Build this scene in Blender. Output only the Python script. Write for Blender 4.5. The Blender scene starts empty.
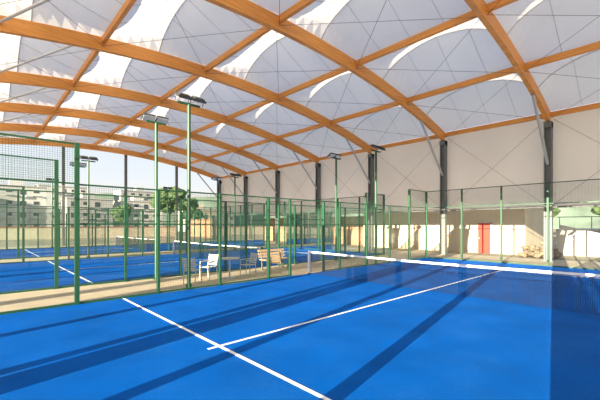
import bpy, math, random, bmesh
from mathutils import Vector, Matrix
random.seed(7)
sc = bpy.context.scene
try:
    sc.view_settings.view_transform = 'Standard'
except Exception: pass

# ------------------------------------------------------------------ materials
def mat(name, col, rough=0.6, metal=0.0, noise=0.0, nscale=5.0, bump=0.0, bscale=80.0, spec=0.5, stretch=None):
    m = bpy.data.materials.new(name); m.use_nodes = True
    nt = m.node_tree; b = nt.nodes['Principled BSDF']
    b.inputs['Base Color'].default_value = (*col, 1); b.inputs['Roughness'].default_value = rough
    b.inputs['Metallic'].default_value = metal
    b.inputs['Specular IOR Level'].default_value = spec
    tc = nt.nodes.new('ShaderNodeTexCoord')
    vec = tc.outputs['Object']
    if stretch:
        mp = nt.nodes.new('ShaderNodeMapping'); mp.inputs['Scale'].default_value = stretch
        nt.links.new(vec, mp.inputs['Vector']); vec = mp.outputs['Vector']
    if noise > 0:
        n = nt.nodes.new('ShaderNodeTexNoise'); n.inputs['Scale'].default_value = nscale
        n.inputs['Detail'].default_value = 6
        nt.links.new(vec, n.inputs['Vector'])
        r = nt.nodes.new('ShaderNodeValToRGB')
        r.color_ramp.elements[0].position = 0.3; r.color_ramp.elements[1].position = 0.7
        r.color_ramp.elements[0].color = (*[c*(1-noise) for c in col], 1)
        r.color_ramp.elements[1].color = (*[min(1, c*(1+noise)) for c in col], 1)
        nt.links.new(n.outputs['Fac'], r.inputs['Fac']); nt.links.new(r.outputs['Color'], b.inputs['Base Color'])
    if bump > 0:
        n2 = nt.nodes.new('ShaderNodeTexNoise'); n2.inputs['Scale'].default_value = bscale
        nt.links.new(vec, n2.inputs['Vector'])
        bp = nt.nodes.new('ShaderNodeBump'); bp.inputs['Strength'].default_value = bump; bp.inputs['Distance'].default_value = 0.02
        nt.links.new(n2.outputs['Fac'], bp.inputs['Height']); nt.links.new(bp.outputs['Normal'], b.inputs['Normal'])
    return m

def membrane(name, col, trans):
    m = bpy.data.materials.new(name); m.use_nodes = True
    nt = m.node_tree; nt.nodes.clear()
    o = nt.nodes.new('ShaderNodeOutputMaterial')
    d = nt.nodes.new('ShaderNodeBsdfDiffuse'); t = nt.nodes.new('ShaderNodeBsdfTranslucent')
    mx = nt.nodes.new('ShaderNodeMixShader'); mx.inputs['Fac'].default_value = trans
    n = nt.nodes.new('ShaderNodeTexNoise'); n.inputs['Scale'].default_value = 0.35; n.inputs['Detail'].default_value = 3
    tc = nt.nodes.new('ShaderNodeTexCoord'); nt.links.new(tc.outputs['Object'], n.inputs['Vector'])
    r = nt.nodes.new('ShaderNodeValToRGB')
    r.color_ramp.elements[0].position = .3; r.color_ramp.elements[1].position = .7
    r.color_ramp.elements[0].color = (*[c*.93 for c in col], 1); r.color_ramp.elements[1].color = (*col, 1)
    nt.links.new(n.outputs['Fac'], r.inputs['Fac'])
    nt.links.new(r.outputs['Color'], d.inputs['Color']); nt.links.new(r.outputs['Color'], t.inputs['Color'])
    nt.links.new(d.outputs[0], mx.inputs[1]); nt.links.new(t.outputs[0], mx.inputs[2]); nt.links.new(mx.outputs[0], o.inputs[0])
    return m

def glassmat(name, tint=(0.92, 0.965, 0.95)):
    m = bpy.data.materials.new(name); m.use_nodes = True
    nt = m.node_tree; nt.nodes.clear()
    o = nt.nodes.new('ShaderNodeOutputMaterial')
    tr = nt.nodes.new('ShaderNodeBsdfTransparent'); tr.inputs[0].default_value = (*tint, 1)
    g = nt.nodes.new('ShaderNodeBsdfGlossy'); g.inputs['Roughness'].default_value = 0.02
    f = nt.nodes.new('ShaderNodeFresnel'); f.inputs['IOR'].default_value = 1.5
    mx = nt.nodes.new('ShaderNodeMixShader')
    nt.links.new(f.outputs[0], mx.inputs[0]); nt.links.new(tr.outputs[0], mx.inputs[1]); nt.links.new(g.outputs[0], mx.inputs[2])
    nt.links.new(mx.outputs[0], o.inputs[0])
    return m

def brickmat(name, c1, c2, mortar, scale=1.0):
    m = bpy.data.materials.new(name); m.use_nodes = True
    nt = m.node_tree; b = nt.nodes['Principled BSDF']; b.inputs['Roughness'].default_value = .9
    tc = nt.nodes.new('ShaderNodeTexCoord'); mp = nt.nodes.new('ShaderNodeMapping')
    mp.inputs['Rotation'].default_value = (math.radians(90), 0, math.radians(45)); mp.inputs['Scale'].default_value = (scale,)*3
    br = nt.nodes.new('ShaderNodeTexBrick'); br.inputs['Color1'].default_value = (*c1, 1); br.inputs['Color2'].default_value = (*c2, 1)
    br.inputs['Mortar'].default_value = (*mortar, 1)
    nt.links.new(tc.outputs['Object'], mp.inputs['Vector']); nt.links.new(mp.outputs[0], br.inputs['Vector'])
    nt.links.new(br.outputs['Color'], b.inputs['Base Color'])
    return m

M_TURF = mat('blue_turf', (0.0005, 0.092, 0.43), rough=0.8, noise=0.14, nscale=0.9, bump=0.3, bscale=200, spec=0.04)
def add_sand(m):
    nt = m.node_tree; b = nt.nodes['Principled BSDF']
    src = b.inputs['Base Color'].links[0].from_socket
    tc = nt.nodes.new('ShaderNodeTexCoord')
    n1 = nt.nodes.new('ShaderNodeTexNoise'); n1.inputs['Scale'].default_value = 35; n1.inputs['Detail'].default_value = 8
    n2 = nt.nodes.new('ShaderNodeTexNoise'); n2.inputs['Scale'].default_value = 1.3; n2.inputs['Detail'].default_value = 4
    nt.links.new(tc.outputs['Object'], n1.inputs['Vector']); nt.links.new(tc.outputs['Object'], n2.inputs['Vector'])
    mu = nt.nodes.new('ShaderNodeMath'); mu.operation = 'MULTIPLY'
    nt.links.new(n1.outputs['Fac'], mu.inputs[0]); nt.links.new(n2.outputs['Fac'], mu.inputs[1])
    r = nt.nodes.new('ShaderNodeMapRange'); r.inputs['From Min'].default_value = .24; r.inputs['From Max'].default_value = .45
    r.inputs['To Min'].default_value = 0; r.inputs['To Max'].default_value = .07
    nt.links.new(mu.outputs[0], r.inputs['Value'])
    mx = nt.nodes.new('ShaderNodeMix'); mx.data_type = 'RGBA'
    nt.links.new(r.outputs['Result'], mx.inputs[0]); nt.links.new(src, mx.inputs[6]); mx.inputs[7].default_value = (.12, .36, .55, 1)
    nt.links.new(mx.outputs[2], b.inputs['Base Color'])
add_sand(M_TURF)
M_LINE = mat('white_line', (0.78, 0.80, 0.83), rough=0.9, noise=.06, nscale=30)
M_SLAB = mat('concrete_slab', (0.46, 0.39, 0.28), rough=0.9, noise=.12, nscale=1.5)
M_GROUND = mat('outside_ground', (0.27, 0.23, 0.15), rough=1, noise=.3, nscale=.3)
M_WOOD = mat('glulam_timber', (0.74, 0.31, 0.062), rough=0.5, noise=.18, nscale=2.2, stretch=(0.5, 0.5, 9))
M_GREEN = mat('green_powder_coat', (0.012, 0.075, 0.035), rough=0.45, noise=.05)
M_WIRE = mat('green_wire', (0.02, 0.085, 0.05), rough=0.6)
M_STEEL = mat('grey_steel', (0.15, 0.16, 0.16), rough=0.5, metal=.2, noise=.08)
M_STEELL = mat('galvanised_steel', (0.5, 0.53, 0.56), rough=0.45, metal=.4)
M_HOOP = mat('white_hoop_paint', (0.6, 0.6, 0.6), rough=0.5)
M_SEAM = mat('membrane_seam', (0.5, 0.5, 0.5), rough=0.8)
M_CABLE = mat('cable', (0.13, 0.13, 0.14), rough=0.5, metal=.5)
M_ROOF = membrane('roof_membrane_fabric', (0.88, 0.885, 0.89), 0.36)
M_WALL = membrane('wall_membrane_fabric', (0.97, 0.94, 0.89), 0.50)
M_GLASS = glassmat('tempered_glass')
M_BLACK = mat('black_net', (0.012, 0.014, 0.02), rough=.8)
M_TAPE = mat('white_tape', (0.85, 0.85, 0.85), rough=.7)
M_LAMP = mat('lamp_housing', (0.03, 0.035, 0.04), rough=.5)
M_LENS = mat('lamp_lens', (0.75, 0.78, 0.8), rough=.2)
M_CREAM = mat('cream_render', (0.56, 0.48, 0.37), rough=.95, noise=.06, nscale=1.2)
M_WHITE = mat('white_render', (0.52, 0.51, 0.50), rough=.9, noise=.04)
M_GREYW = mat('grey_render', (0.36, 0.36, 0.36), rough=.9, noise=.05)
M_RED = mat('red_paint', (0.42, 0.03, 0.015), rough=.5)
M_DARKG = mat('dark_window', (0.05, 0.06, 0.07), rough=.1)
M_TILE = mat('terracotta_tile', (0.38, 0.14, 0.07), rough=.9, noise=.3, nscale=6)
M_BRICK = brickmat('brick', (0.45, 0.20, 0.10), (0.38, 0.16, 0.08), (0.45, 0.38, 0.30), 2)
M_ROCK = mat('rock', (0.20, 0.15, 0.10), rough=1, noise=.4, nscale=4, bump=.8, bscale=10)
M_LEAF = mat('foliage', (0.05, 0.09, 0.03), rough=.9, noise=.6, nscale=2, bump=1, bscale=6)
M_BARK = mat('bark', (0.12, 0.08, 0.05), rough=1)
M_SEAT = mat('seat_wood', (0.50, 0.35, 0.20), rough=.6, noise=.15, nscale=8)
M_CHAIRW = mat('white_resin', (0.52, 0.50, 0.46), rough=.5)
M_HILL = mat('hill', (0.13, 0.18, 0.14), rough=1, noise=.35, nscale=.08)

# ------------------------------------------------------------------ mesh builder
class MB:
    def __init__(s): s.v = []; s.f = []; s.m = []; s.mats = []
    def mi(s, m):
        if m not in s.mats: s.mats.append(m)
        return s.mats.index(m)
    def add(s, vs, fs, m):
        o = len(s.v); k = s.mi(m); s.v += [tuple(v) for v in vs]
        for f in fs: s.f.append(tuple(i+o for i in f)); s.m.append(k)
    def box(s, a, b, m):
        x0, y0, z0 = [min(p, q) for p, q in zip(a, b)]; x1, y1, z1 = [max(p, q) for p, q in zip(a, b)]
        s.add([(x0,y0,z0),(x1,y0,z0),(x1,y1,z0),(x0,y1,z0),(x0,y0,z1),(x1,y0,z1),(x1,y1,z1),(x0,y1,z1)],
              [(0,3,2,1),(4,5,6,7),(0,1,5,4),(1,2,6,5),(2,3,7,6),(3,0,4,7)], m)
    def cbox(s, c, h, m, R=None):
        vs = []
        for dz in (-1, 1):
            for dx, dy in ((-1,-1),(1,-1),(1,1),(-1,1)):
                p = Vector((dx*h[0], dy*h[1], dz*h[2]))
                if R: p = R @ p
                vs.append(Vector(c)+p)
        s.add(vs, [(0,3,2,1),(4,5,6,7),(0,1,5,4),(1,2,6,5),(2,3,7,6),(3,0,4,7)], m)
    def tube(s, p, q, r, m, n=6, r2=None):
        p = Vector(p); q = Vector(q); d = (q-p).normalized()
        a = d.orthogonal().normalized(); b = d.cross(a); r2 = r if r2 is None else r2
        vs = []
        for P, R in ((p, r), (q, r2)):
            for i in range(n):
                t = 2*math.pi*i/n+math.pi/n; vs.append(P+a*R*math.cos(t)+b*R*math.sin(t))
        fs = [(i, (i+1) % n, n+(i+1) % n, n+i) for i in range(n)]
        fs += [tuple(range(n))[::-1], tuple(range(n, 2*n))]
        s.add(vs, fs, m)
    def path(s, pts, r, m, n=6):
        for a, b in zip(pts[:-1], pts[1:]): s.tube(a, b, r, m, n)
    def beam(s, pts, wy, hz, m):
        vs = []; fs = []
        for i, p in enumerate(pts):
            a = Vector(pts[max(i-1, 0)]); b = Vector(pts[min(i+1, len(pts)-1)])
            t = (b-a).normalized(); nrm = Vector((-t.z, 0, t.x))
            for sy, sn in ((-1,-1),(1,-1),(1,1),(-1,1)):
                vs.append(Vector(p)+Vector((0, sy*wy, 0))+nrm*sn*hz)
            if i:
                o = (i-1)*4
                for k in range(4): fs.append((o+k, o+(k+1) % 4, o+4+(k+1) % 4, o+4+k))
        fs.append((0,1,2,3)); L = (len(pts)-1)*4; fs.append((L+3, L+2, L+1, L))
        s.add(vs, fs, m)
    def obj(s, name, parent=None, smooth=False, loc=None, bevel=0):
        me = bpy.data.meshes.new(name); me.from_pydata(s.v, [], s.f)
        for m in s.mats: me.materials.append(m)
        me.polygons.foreach_set('material_index', s.m)
        if smooth: me.polygons.foreach_set('use_smooth', [True]*len(me.polygons))
        me.update()
        o = bpy.data.objects.new(name, me); sc.collection.objects.link(o)
        if parent: o.parent = parent
        if loc: o.location = loc
        return o
def empty(name, loc=(0,0,0), rz=0):
    e = bpy.data.objects.new(name, None); sc.collection.objects.link(e); e.location = loc; e.rotation_euler = (0,0,rz); return e

# ------------------------------------------------------------------ layout constants
EYE = 1.975
X0, XN, X1 = -0.16, 9.84, 19.84
COURTS = [0.0, 13.1, 26.2]
YC = [4.6+5.85*i for i in range(-2, 7)]
XW, XE = 23.0, -5.0
AC, AH, AB = 9.0, 9.80, 0.0097
PUR = [-5.0, -0.85, 3.9, 8.6, 13.4, 18.1, 23.0]
def zc(x): return AH-AB*(x-AC)**2

# ------------------------------------------------------------------ ground and floor
g = MB(); g.box((-300, -300, -0.6), (450, 450, -0.06), M_GROUND); g.obj('ground')
g = MB(); g.box((-6.0, -8.0, -0.05), (24.0, 41.0, 0.0), M_SLAB)
g.obj('floor')

def turf(y0):
    b = MB(); b.box((X0, y0, 0.0), (X1, y0+10, 0.012), M_TURF)
    e = b.obj('padel_court_turf')
    l = MB(); z0, z1 = 0.0115, 0.0165; w = .028
    for xs in (XN-6.95, XN+6.95): l.box((xs-w, y0+.02, z0), (xs+w, y0+9.98, z1), M_LINE)
    l.box((XN-7.15, y0+5-w, z0), (XN-6.95-w, y0+5+w, z1), M_LINE)
    l.box((XN-6.95+w, y0+5-w, z0), (XN+6.95-w, y0+5+w, z1), M_LINE)
    l.box((XN+6.95+w, y0+5-w, z0), (XN+7.15, y0+5+w, z1), M_LINE)
    l.obj('court_lines', e)
for y in COURTS: turf(y)

# ------------------------------------------------------------------ fences
def wires(b, P, Q, z0, z1, m=M_WIRE, sp=0.05, r=0.0022):
    P = Vector((*P, 0)); Q = Vector((*Q, 0)); L = (Q-P).length; d = (Q-P)/L; n = Vector((-d.y, d.x, 0))
    k = int(L/sp)
    for i in range(1, k):
        c = P+d*(i*sp)
        a = [c-d*r, c+d*r, c+n*2*r]
        b.add([(p.x, p.y, z0) for p in a]+[(p.x, p.y, z1) for p in a], [(0,1,4,3),(1,2,5,4),(2,0,3,5)], m)
    k = int((z1-z0)/sp)
    for i in range(k+1):
        z = z0+i*sp
        for_a = [(P, z-r), (P, z+r), (P+n*2*r, z)]
        vs = [(p.x, p.y, zz) for p, zz in for_a]+[(p.x+d.x*L, p.y+d.y*L, zz) for p, zz in for_a]
        b.add(vs, [(0,1,4,3),(1,2,5,4),(2,0,3,5)], m)

def fence(y0, idx):
    e = empty('padel_court_fence')
    fr = MB(); wr = MB(); gl = MB(); T = 0.04
    def post(x, y, h, w=T):
        fr.box((x-w, y-w, 0), (x+w, y+w, h), M_GREEN)
        fr.box((x-w-.05, y-w-.05, 0), (x+w+.05, y+w+.05, .011), M_GREEN)
    def railx(xa, xb, y, z, t=.02): fr.box((xa, y-t, z-t), (xb, y+t, z+t), M_GREEN)
    def raily(ya, yb, x, z, t=.02): fr.box((x-t, ya, z-t), (x+t, yb, z+t), M_GREEN)
    def gpx(xa, xb, y, z0, z1): gl.add([(xa,y,z0),(xb,y,z0),(xb,y,z1),(xa,y,z1)], [(0,1,2,3)], M_GLASS)
    def gpy(ya, yb, x, z0, z1): gl.add([(x,ya,z0),(x,yb,z0),(x,yb,z1),(x,ya,z1)], [(0,1,2,3)], M_GLASS)
    for side, y in ((0, y0-.06), (1, y0+10.06)):
        for k in range(11):
            x = X0+2*k
            if k == 5: continue
            post(x, y, 4.0 if k in (0, 1, 9, 10) else 3.0, .05 if k in (0, 1, 9, 10) else T)
        for dx in (-.95, .95): post(XN+dx, y, 3.0)
        railx(XN-.95, XN+.95, y, 2.98); railx(XN-.95, XN+.95, y, 2.2)
        for k in range(10):
            xa, xb = X0+2*k, X0+2*(k+1)
            if k in (0, 9):
                gpx(xa+.06, xb-.06, y, .03, 2.96)
                wires(wr, (xa, y), (xb, y), 3.02, 3.97)
                railx(xa, xb, y, 3.0); railx(xa, xb, y, 3.98); railx(xa, xb, y, .03, .03)
            elif k in (1, 8):
                gpx(xa+.06, xb-.06, y, .03, 1.96)
                wires(wr, (xa, y), (xb, y), 2.02, 2.97)
                railx(xa, xb, y, 2.0); railx(xa, xb, y, 2.98); railx(xa, xb, y, .03, .03)
            else:
                if k == 4: xb = XN-.95
                if k == 5: xa = XN+.95
                wires(wr, (xa, y), (xb, y), 0.06, 2.97)
                for z in (.04, 2.0, 2.98): railx(xa, xb, y, z)
    for x in (X0-.06, X1+.06):
        pw = .10 if x < 0 else T  # unseen near-end posts thickened so their shadows on the turf read stronger
        for k in range(6):
            if k not in (0, 5): post(x-(.06 if x < 0 else 0), y0+2*k, 4.0, pw)
        for k in range(5):
            ya, yb = y0+2*k, y0+2*k+2
            gpy(ya+.06, yb-.06, x, .03, 2.96)
            wires(wr, (x, ya), (x, yb), 3.02, 3.97)
            raily(ya, yb, x, 3.0); raily(ya, yb, x, 3.98); raily(ya, yb, x, .03, .03)
    fr.obj('frame', e); wr.obj('wire_mesh', e); gl.obj('glass_panels', e)
for i, y in enumerate(COURTS): fence(y, i)

# ------------------------------------------------------------------ nets
def net(y0):
    e = empty('padel_net')
    b = MB()
    N = 24
    def top(s): return .92-.04*(1-abs(2*s-1)**1.5)
    pts = [(XN, y0+.03+9.94*i/N, top(i/N)) for i in range(N+1)]
    for a, c in zip(pts[:-1], pts[1:]):
        y_, z_ = a[1], a[2]; y2, z2 = c[1], c[2]
        b.add([(XN-.012, y_, z_-.055), (XN+.012, y_, z_-.055), (XN+.012, y_, z_), (XN-.012, y_, z_),
               (XN-.012, y2, z2-.055), (XN+.012, y2, z2-.055), (XN+.012, y2, z2), (XN-.012, y2, z2)],
              [(0,4,5,1),(1,5,6,2),(2,6,7,3),(3,7,4,0)], M_TAPE)
    b.obj('headband', e)
    w = MB(); wires(w, (XN, y0+.05), (XN, y0+9.95), .03, .84, M_BLACK, .04, .0028); w.obj('netting', e)
    p = MB()
    for y in (y0+.03, y0+9.97):
        p.box((XN-.05, y-.03, 0.012), (XN+.05, y+.03, .94), M_TAPE if y > y0+5 else M_GREEN)
        p.box((XN-.09, y-.05, 0.012), (XN+.09, y+.03, .03), M_GREEN)
    p.obj('posts', e)
for y in COURTS: net(y)

# ------------------------------------------------------------------ floodlight poles
def flood(x, y, s):
    e = empty('floodlight_pole', (x, y, 0))
    b = MB(); b.tube((0,0,0), (0,0,5.7), .055, M_GREEN, 12)
    b.cbox((0,0,.012), (.12,.12,.012), M_GREEN)
    for a in (0,1,2,3): b.cbox((.05*[1,-1,0,0][a], .05*[0,0,1,-1][a], .08), ([.04,.04,.006,.006][a], [.006,.006,.04,.04][a], .07), M_GREEN)
    b.cbox((0,0,5.72), (.36,.03,.03), M_GREEN)
    b.obj('pole', e)
    h = MB()
    for dx in (-.24, .24):
        R = Matrix.Rotation(-s*math.radians(28), 3, 'X')
        c = Vector((dx, s*.12, 5.88))
        h.cbox(c, (.21, .17, .035), M_LAMP, R)
        h.cbox(c+R @ Vector((0,0,-.04)), (.19, .15, .008), M_LENS, R)
        for k in range(7): h.cbox(c+R @ Vector((-.15+k*.05, 0, .055)), (.006, .14, .025), M_LAMP, R)
        for q in (-.21, .21): h.tube((dx+q, 0, 5.74), c+Vector((q, 0, 0)), .012, M_LAMP, 5)
    h.obj('floodlights', e)
for y0 in COURTS:
    for x in (4.84, 14.84):
        flood(x, y0-.22, 1); flood(x, y0+10.22, -1)

# ------------------------------------------------------------------ timber structure
for yy in YC:
    b = MB(); n = 40
    b.beam([(XE+(XW-XE)*i/n, yy, zc(XE+(XW-XE)*i/n)) for i in range(n+1)], .10, .27, M_WOOD)
    b.obj('timber_arch')
pu = MB()
for x in PUR:
    for a, c in zip(YC[:-1], YC[1:]):
        z = zc(x)+.12
        pu.box((x-.07, a+.1, z-.13), (x+.07, c-.1, z+.13), M_WOOD)
pu.obj('timber_purlins')

def bulge(s): return 1.15*(max(0, 1-(2*s-1)**2))**.75
def roof():
    b = MB(); vs = []; fs = []
    NX, NY = 10, 12
    for a, c in zip(YC[:-1], YC[1:]):
        xs = []
        for p, q in zip(PUR[:-1], PUR[1:]):
            xs += [(p+(q-p)*i/NX, i/NX) for i in range(NX)]
        xs.append((PUR[-1], 0))
        o = len(vs)
        for x, u in xs:
            prof = (1-abs(2*u-1))**1.15
            for j in range(NY+1):
                s = j/NY
                vs.append((x, a+(c-a)*s, zc(x)+.30+prof*bulge(s)))
        for i in range(len(xs)-1):
            for j in range(NY):
                k = o+i*(NY+1)+j; fs.append((k, k+1, k+NY+2, k+NY+1))
    b.add(vs, fs, M_ROOF)
    return b.obj('roof_membrane')
roof()
hp = MB()
for a, c in zip(YC[:-1], YC[1:]):
    for p, q in zip(PUR[:-1], PUR[1:]):
        x = (p+q)/2
        pts = [(x, a+(c-a)*j/16, zc(x)+.26+bulge(j/16)) for j in range(17)]
        hp.path(pts, .03, M_HOOP, 6)
        for s in (.25, .5, .75):
            pts = []
            for i in range(11):
                u = i/10; xx = p+(q-p)*u
                pts.append((xx, a+(c-a)*s, zc(xx)+.285+(1-abs(2*u-1))**1.15*bulge(s)))
            hp.path(pts, .010, M_SEAM, 4)
hp.obj('membrane_hoops')
cb = MB()
for a, c in zip(YC[:-1], YC[1:]):
    for p, q in zip(PUR[:-1], PUR[1:]):
        cb.tube((p, a+.1, zc(p)-.1), (q, c-.1, zc(q)-.1), .009, M_CABLE, 4)
        cb.tube((q, a+.1, zc(q)-.1), (p, c-.1, zc(p)-.1), .009, M_CABLE, 4)
    cb.tube((.6, c-.1, zc(.6)), (3.2, a+.1, zc(3.2)), .05, M_STEELL, 8)
cb.obj('roof_bracing')

for yy in YC:
    for x, s in ((XW, -1), (XE, 1)):
        b = MB()
        hc = zc(x)-.28; hw = .15 if s < 0 else .24  # unseen open-side columns widened to throw broader shadow bands over the court
        for dy in (-hw, hw): b.box((x-.16, yy+dy-.03, 0), (x+.16, yy+dy+.03, hc), M_STEEL)
        b.box((x-.02, yy-hw, 0), (x+.02, yy+hw, hc), M_STEEL)
        b.box((x-.26, yy-.26, 0), (x+.26, yy+.26, .03), M_STEEL)
        b.box((x-.2, yy-.18, hc-.3), (x+.2, yy+.18, hc), M_STEEL)
        xa = x+s*3.1
        b.tube((x+s*.15, yy, 5.3), (xa, yy, zc(xa)-.3), .07, M_STEELL, 8)
        b.obj('steel_column')

b = MB()
b.box((XW+.3, YC[0], 3.0), (XW+.33, YC[-1], 8.15), M_WALL)
b.obj('wall_right')
b = MB()
b.box((XW+.22, YC[0], 2.92), (XW+.29, YC[-1], 3.02), M_STEEL)
for a, c in zip(YC[:-1], YC[1:]):
    b.tube((XW+.24, a+.2, 3.1), (XW+.24, c-.2, 7.8), .007, M_CABLE, 4)
    b.tube((XW+.24, c-.2, 3.1), (XW+.24, a+.2, 7.8), .007, M_CABLE, 4)
b.obj('wall_bracing')

b = MB()
for x in (-5+5.6*i for i in range(1, 5)):
    b.box((x-.12, YC[-1]+.15, 0), (x+.12, YC[-1]+.4, zc(x)), M_STEEL)
b.obj('gable_posts')

# ------------------------------------------------------------------ furniture
def chair(x, y, rz, m=M_CHAIRW, z=0):
    e = empty('cafe_chair', (x, y, z), rz)
    b = MB()
    for sx in (-.21, .21):
        b.tube((sx, -.22, 0), (sx, -.2, .64), .016, m, 8)
        b.tube((sx, .24, 0), (sx, .2, .45), .016, m, 8)
        b.tube((sx, .2, .45), (sx, .30, .90), .016, m, 8)
        b.tube((sx, -.2, .64), (sx, .24, .66), .02, m, 8)
    b.obj('frame', e)
    t = MB()
    for k in range(6): t.box((-.21, -.2+k*.07, .44), (.21, -.145+k*.07, .46), m)
    for k in range(5):
        z = .53+k*.08; yy = .2+(z-.45)*.222
        t.cbox((0, yy, z), (.21, .009, .028), m)
    t.obj('slats', e)
def table(x, y):
    e = empty('cafe_table', (x, y, 0))
    b = MB(); b.tube((0,0,.72), (0,0,.75), .38, M_CHAIRW, 24); b.tube((0,0,.03), (0,0,.72), .03, M_STEELL, 10)
    b.tube((0,0,0), (0,0,.03), .24, M_STEELL, 20); b.obj('table', e)
def bench(x, y, rz):
    e = empty('park_bench', (x, y, 0), rz); b = MB()
    for k in range(4): b.box((-.75, -.22+k*.11, .43), (.75, -.13+k*.11, .46), M_SEAT)
    for k in range(3): b.cbox((0, .25+k*.03, .56+k*.13), (.75, .012, .05), M_SEAT)
    for sx in (-.6, .6):
        b.box((sx-.025, -.2, 0), (sx+.025, -.15, .43), M_STEEL); b.box((sx-.025, .17, 0), (sx+.025, .22, .43), M_STEEL)
        b.box((sx-.025, -.2, .40), (sx+.025, .22, .43), M_STEEL); b.tube((sx, .2, .4), (sx, .33, .86), .022, M_STEEL, 6)
    b.obj('bench', e)
chair(5.35, 11.0, 2.2); chair(6.2, 11.5, -1.2); table(6.9, 11.2); chair(7.65, 11.1, -1.6)
bench(9.9, 12.2, 0.0); chair(8.9, 11.0, 2.6, M_SEAT)

# ------------------------------------------------------------------ outside
def clubhouse():
    e = empty('clubhouse', (0,0,0))
    b = MB(); b.box((27, 6.7, -.06), (33, 20, 3.6), M_CREAM); b.obj('walls', e)
    r = MB(); r.add([(26.6,6.3,3.6),(33.4,6.3,3.6),(33.4,20.4,3.6),(26.6,20.4,3.6),(30,6.3,5.2),(30,20.4,5.2)],
                    [(0,1,4),(2,3,5),(0,4,5,3),(1,2,5,4),(0,3,2,1)], M_TILE); r.obj('roof', e)
    d = MB(); d.box((26.92, 8.75, -.06), (27.02, 8.83, 2.2), M_WHITE); d.box((26.92, 9.67, -.06), (27.02, 9.75, 2.2), M_WHITE)
    d.box((26.92, 8.75, 2.12), (27.02, 9.75, 2.2), M_WHITE); d.box((26.95, 8.83, -.06), (27.02, 9.67, 2.12), M_RED)
    d.box((26.93, 9.55, .98), (26.96, 9.62, 1.04), M_STEELL); d.obj('door', e)
    w = MB()
    for y in (12.2,):
        w.box((26.94, y-.3, 1.2), (27.02, y+.3, 1.9), M_WHITE); w.box((26.93, y-.25, 1.25), (26.95, y+.25, 1.85), M_DARKG)
    w.obj('windows', e)
clubhouse()
b = MB(); b.box((28, 20.6, -.06), (28.3, 60, 2.7), M_BRICK); b.box((27.9, 20.6, 2.7), (28.4, 60, 2.85), M_TILE)
for i in range(9): b.box((27.85, 21+i*4.2, -.06), (28.0, 21.5+i*4.2, 2.7), M_BRICK)
b.obj('brick_boundary_wall')
def block(x, y, w, d, h, wm):
    e = empty('apartment_block', (x, y, -.06)); b = MB(); b.box((-w/2,-d/2,0), (w/2,d/2,h), wm)
    b.box((-w/2-.2,-d/2-.2,h), (w/2+.2,d/2+.2,h+.35), M_GREYW); b.box((-1.5,-1.5,h+.35), (1.5,1.5,h+2), wm); b.obj('walls', e)
    q = MB()
    for fl in range(int(h//3)):
        for i in range(int(w//2.8)):
            xx = -w/2+1.5+i*2.8; zz = 1+fl*3
            q.box((xx-.6, -d/2-.04, zz), (xx+.6, -d/2+.01, zz+1.3), M_DARKG)
            if i % 2: q.box((xx-.9, -d/2-.9, zz-.4), (xx+.9, -d/2, zz-.25), M_GREYW); q.box((xx-.9, -d/2-.9, zz-.25), (xx+.9, -d/2-.85, zz+.4), wm)
    q.obj('windows', e)
for (x, y, w, d, h, m) in [(-9, 112, 14, 8, 9, M_CREAM), (8, 120, 12, 9, 12, M_WHITE), (23, 112, 11, 8, 9, M_GREYW),
        (37, 114, 12, 9, 9, M_WHITE), (-2, 146, 14, 9, 18, M_WHITE), (22, 146, 14, 9, 15, M_WHITE), (54, 108, 12, 8, 7, M_CREAM), (-28, 122, 14, 9, 9, M_GREYW), (48, 146, 16, 9, 15, M_GREYW)]:
    block(x, y, w, d, h, m)
b = MB(); b.add([(29,2.2,-.06),(29.3,2.2,-.06),(29.3,5.2,-.06),(29,5.2,-.06),(29,2.2,1.2),(29.3,2.2,1.2),(29.3,5.2,2.0),(29,5.2,2.0)],
    [(0,3,2,1),(4,5,6,7),(0,1,5,4),(1,2,6,5),(2,3,7,6),(3,0,4,7)], M_WHITE)
b.box((33.6, -14, -.06), (46, 6.2, 1.5), M_WHITE); b.box((33.5, -14, 1.5), (46, 6.2, 1.65), M_GREYW)
for i in range(11): b.tube((33.7, -13.5+i*1.95, 1.65), (33.7, -13.5+i*1.95, 2.6), .03, M_STEEL, 6)
b.tube((33.7, -14, 2.6), (33.7, 6.2, 2.6), .03, M_STEEL, 6)
b.obj('raised_terrace')
b = MB(); b.box((-20, 62, -.06), (27, 62.3, 1.6), M_CREAM); b.box((-20, 61.9, 1.6), (27, 62.4, 1.72), M_TILE)
b.obj('garden_boundary_wall')

def blob(bm, c, r, sub=2, jit=.2, flat=1.0):
    ret = bmesh.ops.create_icosphere(bm, subdivisions=sub, radius=r)
    for v in ret['verts']:
        v.co *= 1+random.uniform(-jit, jit); v.co.z *= flat; v.co += Vector(c)
def tree(x, y, h, w):
    e = empty('tree', (x, y, -.1))
    b = MB(); b.tube((0,0,0), (0,0,h*.6), .18, M_BARK, 8, .1)
    for k in range(4):
        a = k*1.6; b.tube((0,0,h*.4), (math.cos(a)*w*.3, math.sin(a)*w*.3, h*.7), .08, M_BARK, 6, .04)
    b.obj('trunk', e)
    bm = bmesh.new()
    for k in range(20):
        a = random.uniform(0, 6.28); rr = random.uniform(0, w*.38)
        blob(bm, (math.cos(a)*rr, math.sin(a)*rr, h*random.uniform(.45, .92)), w*random.uniform(.12, .2), 2, .25, .8)
    me = bpy.data.meshes.new('foliage'); bm.to_mesh(me); bm.free(); me.materials.append(M_LEAF)
    o = bpy.data.objects.new('foliage', me); sc.collection.objects.link(o); o.parent = e
for x, y, h, w in ((34,82,11,9),(43,90,10,8),(26,92,7,6),(0,94,6,6),(70,4,9,9),(70,-9,8,9),(68,14,9,8)):
    tree(x, y, h, w)
bm = bmesh.new()
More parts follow.
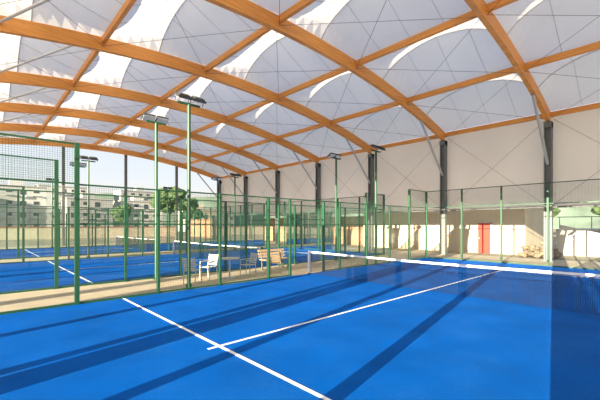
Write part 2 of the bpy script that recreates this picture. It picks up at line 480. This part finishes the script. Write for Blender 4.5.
for k in range(90):
    a = random.uniform(-1, 1); bb = random.uniform(-1, 1)
    r = random.uniform(.12, .24); h = (1-abs(bb))*.9*(1-abs(a)*.4)
    blob(bm, (25.6+bb*.8, 5.6+a*.9, r*.5+h*random.random()), r, 1, .3, .8)
me = bpy.data.meshes.new('rock_pile'); bm.to_mesh(me); bm.free(); me.materials.append(M_ROCK)
o = bpy.data.objects.new('rock_pile', me); sc.collection.objects.link(o)
b = MB(); vs = []; fs = []
for i in range(121):
    a = math.radians(-70+i*1.7); r = 230
    h = 26+8*math.sin(i*.11+1)+3*math.sin(i*.37+1)+1.2*math.sin(i*.9)
    vs += [(r*math.cos(a), r*math.sin(a), -.05), (r*1.15*math.cos(a), r*1.15*math.sin(a), h)]
    if i: k = 2*i; fs.append((k-2, k, k+1, k-1))
b.add(vs, fs, M_HILL); b.obj('distant_hills', smooth=True)

# ------------------------------------------------------------------ light
w = bpy.data.worlds.new('sky'); sc.world = w; w.use_nodes = True
nt = w.node_tree; bg = nt.nodes['Background']; bg.inputs['Strength'].default_value = 1.2
tc = nt.nodes.new('ShaderNodeTexCoord'); sx = nt.nodes.new('ShaderNodeSeparateXYZ'); rp = nt.nodes.new('ShaderNodeValToRGB')
nt.links.new(tc.outputs['Generated'], sx.inputs[0]); nt.links.new(sx.outputs['Z'], rp.inputs['Fac']); nt.links.new(rp.outputs['Color'], bg.inputs['Color'])
el = rp.color_ramp.elements; el[0].position = 0.0; el[0].color = (.95, .80, .60, 1); el[1].position = 1; el[1].color = (.62, .68, .80, 1)
e2 = el.new(.12); e2.color = (.74, .79, .83, 1); e3 = el.new(.35); e3.color = (.56, .66, .82, 1)

sun = bpy.data.lights.new('sun', 'SUN'); sun.energy = 25; sun.angle = math.radians(.12); sun.color = (1, .84, .62)
so = bpy.data.objects.new('sun', sun); sc.collection.objects.link(so)
az = math.radians(10.8); elv = math.radians(10.3)
d = Vector((math.cos(az)*math.cos(elv), math.sin(az)*math.cos(elv), -math.sin(elv)))
so.rotation_euler = d.to_track_quat('-Z', 'Y').to_euler(); so.location = (-10, 0, 12)

# ------------------------------------------------------------------ camera
cam = bpy.data.cameras.new('camera'); co = bpy.data.objects.new('camera', cam); sc.collection.objects.link(co)
cam.sensor_width = 36; cam.lens = 347/600*36; cam.shift_y = 25/600; cam.clip_start = .02; cam.clip_end = 900
co.location = (0, 0.0, EYE); co.rotation_euler = (math.radians(90), 0, math.radians(46.9-90))
sc.camera = co
